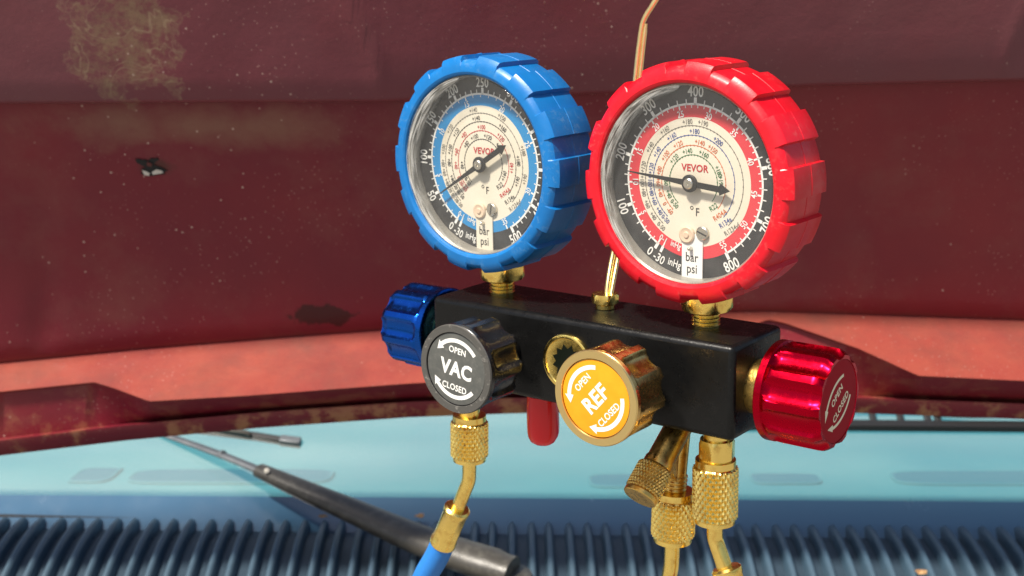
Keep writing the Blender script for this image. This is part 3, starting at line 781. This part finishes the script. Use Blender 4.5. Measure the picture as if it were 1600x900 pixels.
build_knob('end_cap_knob', M['knob_blue'], None, M['knob_blue'], 'blue anodised fluted knob on the left end', at(-L_ / 2 - 7, 17, -18.3) @ end_l, False, legend2(0), Rk=17.2, H=23, nf=10, ph=.3, stem=7.2)

# --- sight glass
sg = at(-1.2, 0, -16.1) @ front
sgo = obj('sight_glass', ring_lathe([(4.5, -.5), (4.5, .2), (6.8, .3), (8.9, .9), (9.2, 1.3), (9.9, 1.4), (10.5, 1.1), (10.7, .4), (10.7, -.5)], 72), M['brass'], man, sg)
stp = [((6.9 if i % 2 else 5.2) * math.cos(PI * i / 12), (6.9 if i % 2 else 5.2) * math.sin(PI * i / 12)) for i in range(24)]
obj('star_socket', prism(stp, .1, .42), M['star'], sgo)

# --- hook: hex nut and doubled wire going up behind the red gauge
obj('hook_nut', hexnut(5.4, 2.2, 5.8, .3), M['brass'], man, at(.8, 21, 0))
obj('hook_washer', lathe([(3.0, -.3), (3.6, .2), (3.6, 1.6), (3.0, 2.4)], 28), M['brass'], man, at(.8, 21, 0))
hk = [(0.9, 22, 4), (0.2, 24, 10), (-1.2, 29, 18), (-.5, 33, 30), (1.5, 35.5, 55), (4.9, 36, 88.6), (6.6, 36, 100), (7.6, 36, 104.5), (12.9, 36, 111.2), (22, 38, 126), (33, 60, 138), (48, 120, 150), (70, 205, 156)]
hook = obj('hanging_hook', tube(smooth_path(hk, 2), 1.05, 14), M['rod'], man)
hk2 = [(2.6, 22, 4), (2.0, 25, 10), (.7, 30, 18), (1.3, 33.5, 30), (3.3, 36, 55), (6.6, 36.4, 88.6), (8.5, 36.4, 103)]
obj('wire_end', tube(smooth_path(hk2, 2), lambda t: .8 if t < .985 else .6, 12), M['rod'], hook)

# --- ports underneath
def along(a, b):
    """matrix with local Z from a towards b (millimetres)"""
    a, b = Vector(a), Vector(b); return Matrix.Translation(a * .001) @ (b - a).to_track_quat('Z', 'Y').to_matrix().to_4x4()
down = rot(180, 'X')
# red vinyl cap on a flare port
obj('port_stub', lathe([(4.0, 0), (4.0, 5)], 24), M['brass'], man, at(-22.8, 13, -33.0) @ down)
capg = lathe([(5.2, 2.2), (5.8, 2.6), (6.15, 8), (6.3, 14), (6.2, 17.5), (5.8, 19.4), (4.8, 21.2), (3.2, 22.2), (1.6, 22.6), (.2, 22.7)], 40, lambda t, k, r, z: r * (1 + .02 * math.sin(3 * t + k) + .012 * math.sin(5 * t)))
co = obj('dust_cap', capg, M['cap_red'], man, at(-22.8, 13, -33.0) @ down); co['label'] = 'red vinyl dust cap'
# left port body (for the blue hose)
obj('port_stub', lathe([(5.2, 0), (5.2, 12), (4.2, 13), (4.2, 19)], 32), M['brass'], man, at(-59.4, 13, -33.0) @ down)
# right port: hex neck
obj('port_neck', hexnut(6.7, 5.0, 12.6, .2, lathe([(4.7, 0), (4.7, 17)], 32)), M['brass'], man, at(52.9, 13, -33.0) @ down)
# access valve with a capped branch
va, vb = (38.6, 13, -33), (35.9, 13, -61.5)
vg = threads(4.3, 21.5, 29.5, 1.4, lathe([(3.7, -.5), (3.8, 21.5), (4.0, 23)], 32))
vo_ = obj('access_valve', vg, M['brass_dark'], man, along(va, vb))
ba, bb = Vector((39.0, 14, -33)), Vector((36.6, -11.5, -55.8))
bm_ = along(va, vb).inverted() @ along(ba, bb); BL = (bb - ba).length
obj('valve_branch', lathe([(4.6, -1), (4.9, 3), (4.9, BL - 16), (5.3, BL - 15.2), (5.3, BL - 12.8)], 36), M['brass_dark'], vo_, bm_)
web = G(); q0, q1, q2_ = Vector((37.9, 12.5, -36)), Vector((36.2, 12.5, -60)), Vector((37.6, 2.5, -46))
nrm = (q1 - q0).cross(q2_ - q0).normalized() * 2.2
web.add([q0 + nrm, q1 + nrm, q2_ + nrm, q0 - nrm, q1 - nrm, q2_ - nrm], [(0, 1, 2), (5, 4, 3), (0, 3, 4, 1), (1, 4, 5, 2), (2, 5, 3, 0)])
obj('valve_web', web, M['brass_dark'], vo_, along(va, vb).inverted())
obj('valve_cap', lathe([(5.6, BL - 1.7), (6.2, BL - 1.6), (6.2, BL - .3), (5.9, BL), (.4, BL + .05)], 48, None, None, knurl(6.2, BL - 12.4, BL - 2.2, 30, .34)), M['brass_dark'], vo_, bm_)

# ================================================================== hoses
def hose(name, label, top, nut_len, nut_r, tube_path, ferr, hose_end, mcol, lower_collar=True, ferr_r=5.6, hose_r=5.9, nk=24):
    """coupling nut, bent brass tube, crimp ferrule and rubber hose; millimetres in the block frame"""
    root = empty(name, label, 'hose'); root['group'] = 'charging hoses on the manifold'
    root.matrix_world = MW @ at(*top)
    T = Vector(top)
    def loc(p): return tuple(Vector(p) - T)
    a, b = top, tube_path[0]
    mz = along((0, 0, 0), loc(b))
    L = (Vector(b) - T).length
    g = lathe([(nut_r - 1.6, -2.2), (nut_r - .6, -2.0), (nut_r - .5, .3)], 48)
    knurl(nut_r, .8, L - 2.0, nk, .42, None, g)
    lathe([(nut_r - .9, L - 2.2), (nut_r - .55, L - 1.2), (nut_r - .6, L - .1), (nut_r - 1.1, L + .1), (2.2, L + .1)], 48, None, None, g)
    obj('coupling_nut', g, M['brass'], root, mz)
    obj('bent_tube', tube(smooth_path([loc(p) for p in tube_path], 3), 2.85, 20), M['brass'], root)
    f0, f1 = Vector(loc(ferr[0])), Vector(loc(ferr[1])); FL = (f1 - f0).length
    def crimp(t, k, r, z):
        if k in (4, 5): return r * (math.cos(PI / 8) / math.cos(((t + .2) % (PI / 4)) - PI / 8)) * 1.02
        return r
    fg = lathe([(2.9, -.6), (ferr_r - .9, -.5), (ferr_r - .1, .3), (ferr_r - .1, 2.2), (ferr_r - .35, 3.0), (ferr_r - .35, FL - 3), (ferr_r, FL - 2), (ferr_r, FL), (ferr_r - .8, FL + .2)], 64, crimp)
    obj('crimp_ferrule', fg, M['brass'], root, along(tuple(f0), tuple(f1)))
    hp = smooth_path([f1 - (f1 - f0).normalized() * 2] + [f1 + (f1 - f0).normalized() * 8] + [Vector(loc(p)) for p in hose_end], 3)
    obj('hose', tube(hp, hose_r - .7, 24), mcol, root)
    return root
hose('charging_hose', 'blue charging hose with brass knurled coupling under the VAC knob', (-59.5, 13, -52.5), 18, 7.3,
     [(-60.1, 13, -70.0), (-60.3, 13, -75), (-60.6, 13, -79), (-63.6, 13, -85), (-66.8, 13, -92), (-68.0, 13, -95)],
     [(-67.2, 13, -92.5), (-76.0, 13, -110.3)], [(-88, 13, -130), (-105, 13, -170), (-110, 16, -230), (-104, 20, -300)], M['hose_blue'])
hose('charging_hose', 'brass knurled coupling and tube on the middle port beside the angled brass cap', (35.9, 13, -63.0), 17, 7.6,
     [(35.3, 13, -80.6), (35.1, 13, -86), (34.9, 13, -92), (33.0, 12, -101), (30, 10, -110)],
     [(30.6, 10.4, -108), (24, 7, -128)], [(17, 4, -150), (5, 0, -190), (0, 0, -240), (2, 5, -300)], M['hose_yellow'])
hose('charging_hose', 'brass knurled coupling and bent tube on the hex port nearest the red knob', (52.5, 13, -47.5), 21, 7.7,
     [(52.6, 13, -69.2), (52.6, 13, -73.5), (53.0, 13, -76.5), (55.3, 13, -81.5), (57.8, 13, -88), (58.6, 13, -90)],
     [(57.4, 13, -85.6), (65.0, 13, -104.5)], [(74, 13, -126), (86, 12, -165), (90, 10, -220), (86, 10, -300)], M['hose_red'])

# ================================================================== small debris on the cowl
def leaf(px, py, Y, sz, seed, label):
    rnd = random.Random(seed); g = G(); n = 9
    v = [(sz * math.cos(2 * PI * i / n) * rnd.uniform(.7, 1.2), sz * .7 * math.sin(2 * PI * i / n) * rnd.uniform(.7, 1.2), sz * rnd.uniform(-.2, .35)) for i in range(n)]
    v2 = [(x, y, z - sz * .08) for x, y, z in v]
    g.add(v + [(0, 0, sz * .3)] + v2 + [(0, 0, sz * .2)], [(i, (i + 1) % n, n) for i in range(n)] + [((i + 1) % n + n + 1, i + n + 1, 2 * n + 1) for i in range(n)] + [(i, i + n + 1, (i + 1) % n + n + 1, (i + 1) % n) for i in range(n)])
    o = obj('leaf_fragment', g, M['leaf'], scale=1, ang=None); o.location = wpix(px, py, Y * K)
    o['label'] = label; o['category'] = 'leaf'; o['group'] = 'dry leaf bits on the cowl'
leaf(1440, 893, .934, .0042, 1, 'brown leaf bit lying on the cowl ribs at lower right')
leaf(505, 806, 1.012, .0028, 2, 'tiny orange leaf bit left of the wiper arm at the glass edge')
leaf(655, 806, 1.012, .0030, 5, 'small pale leaf bit at the glass edge beside the blue hose')
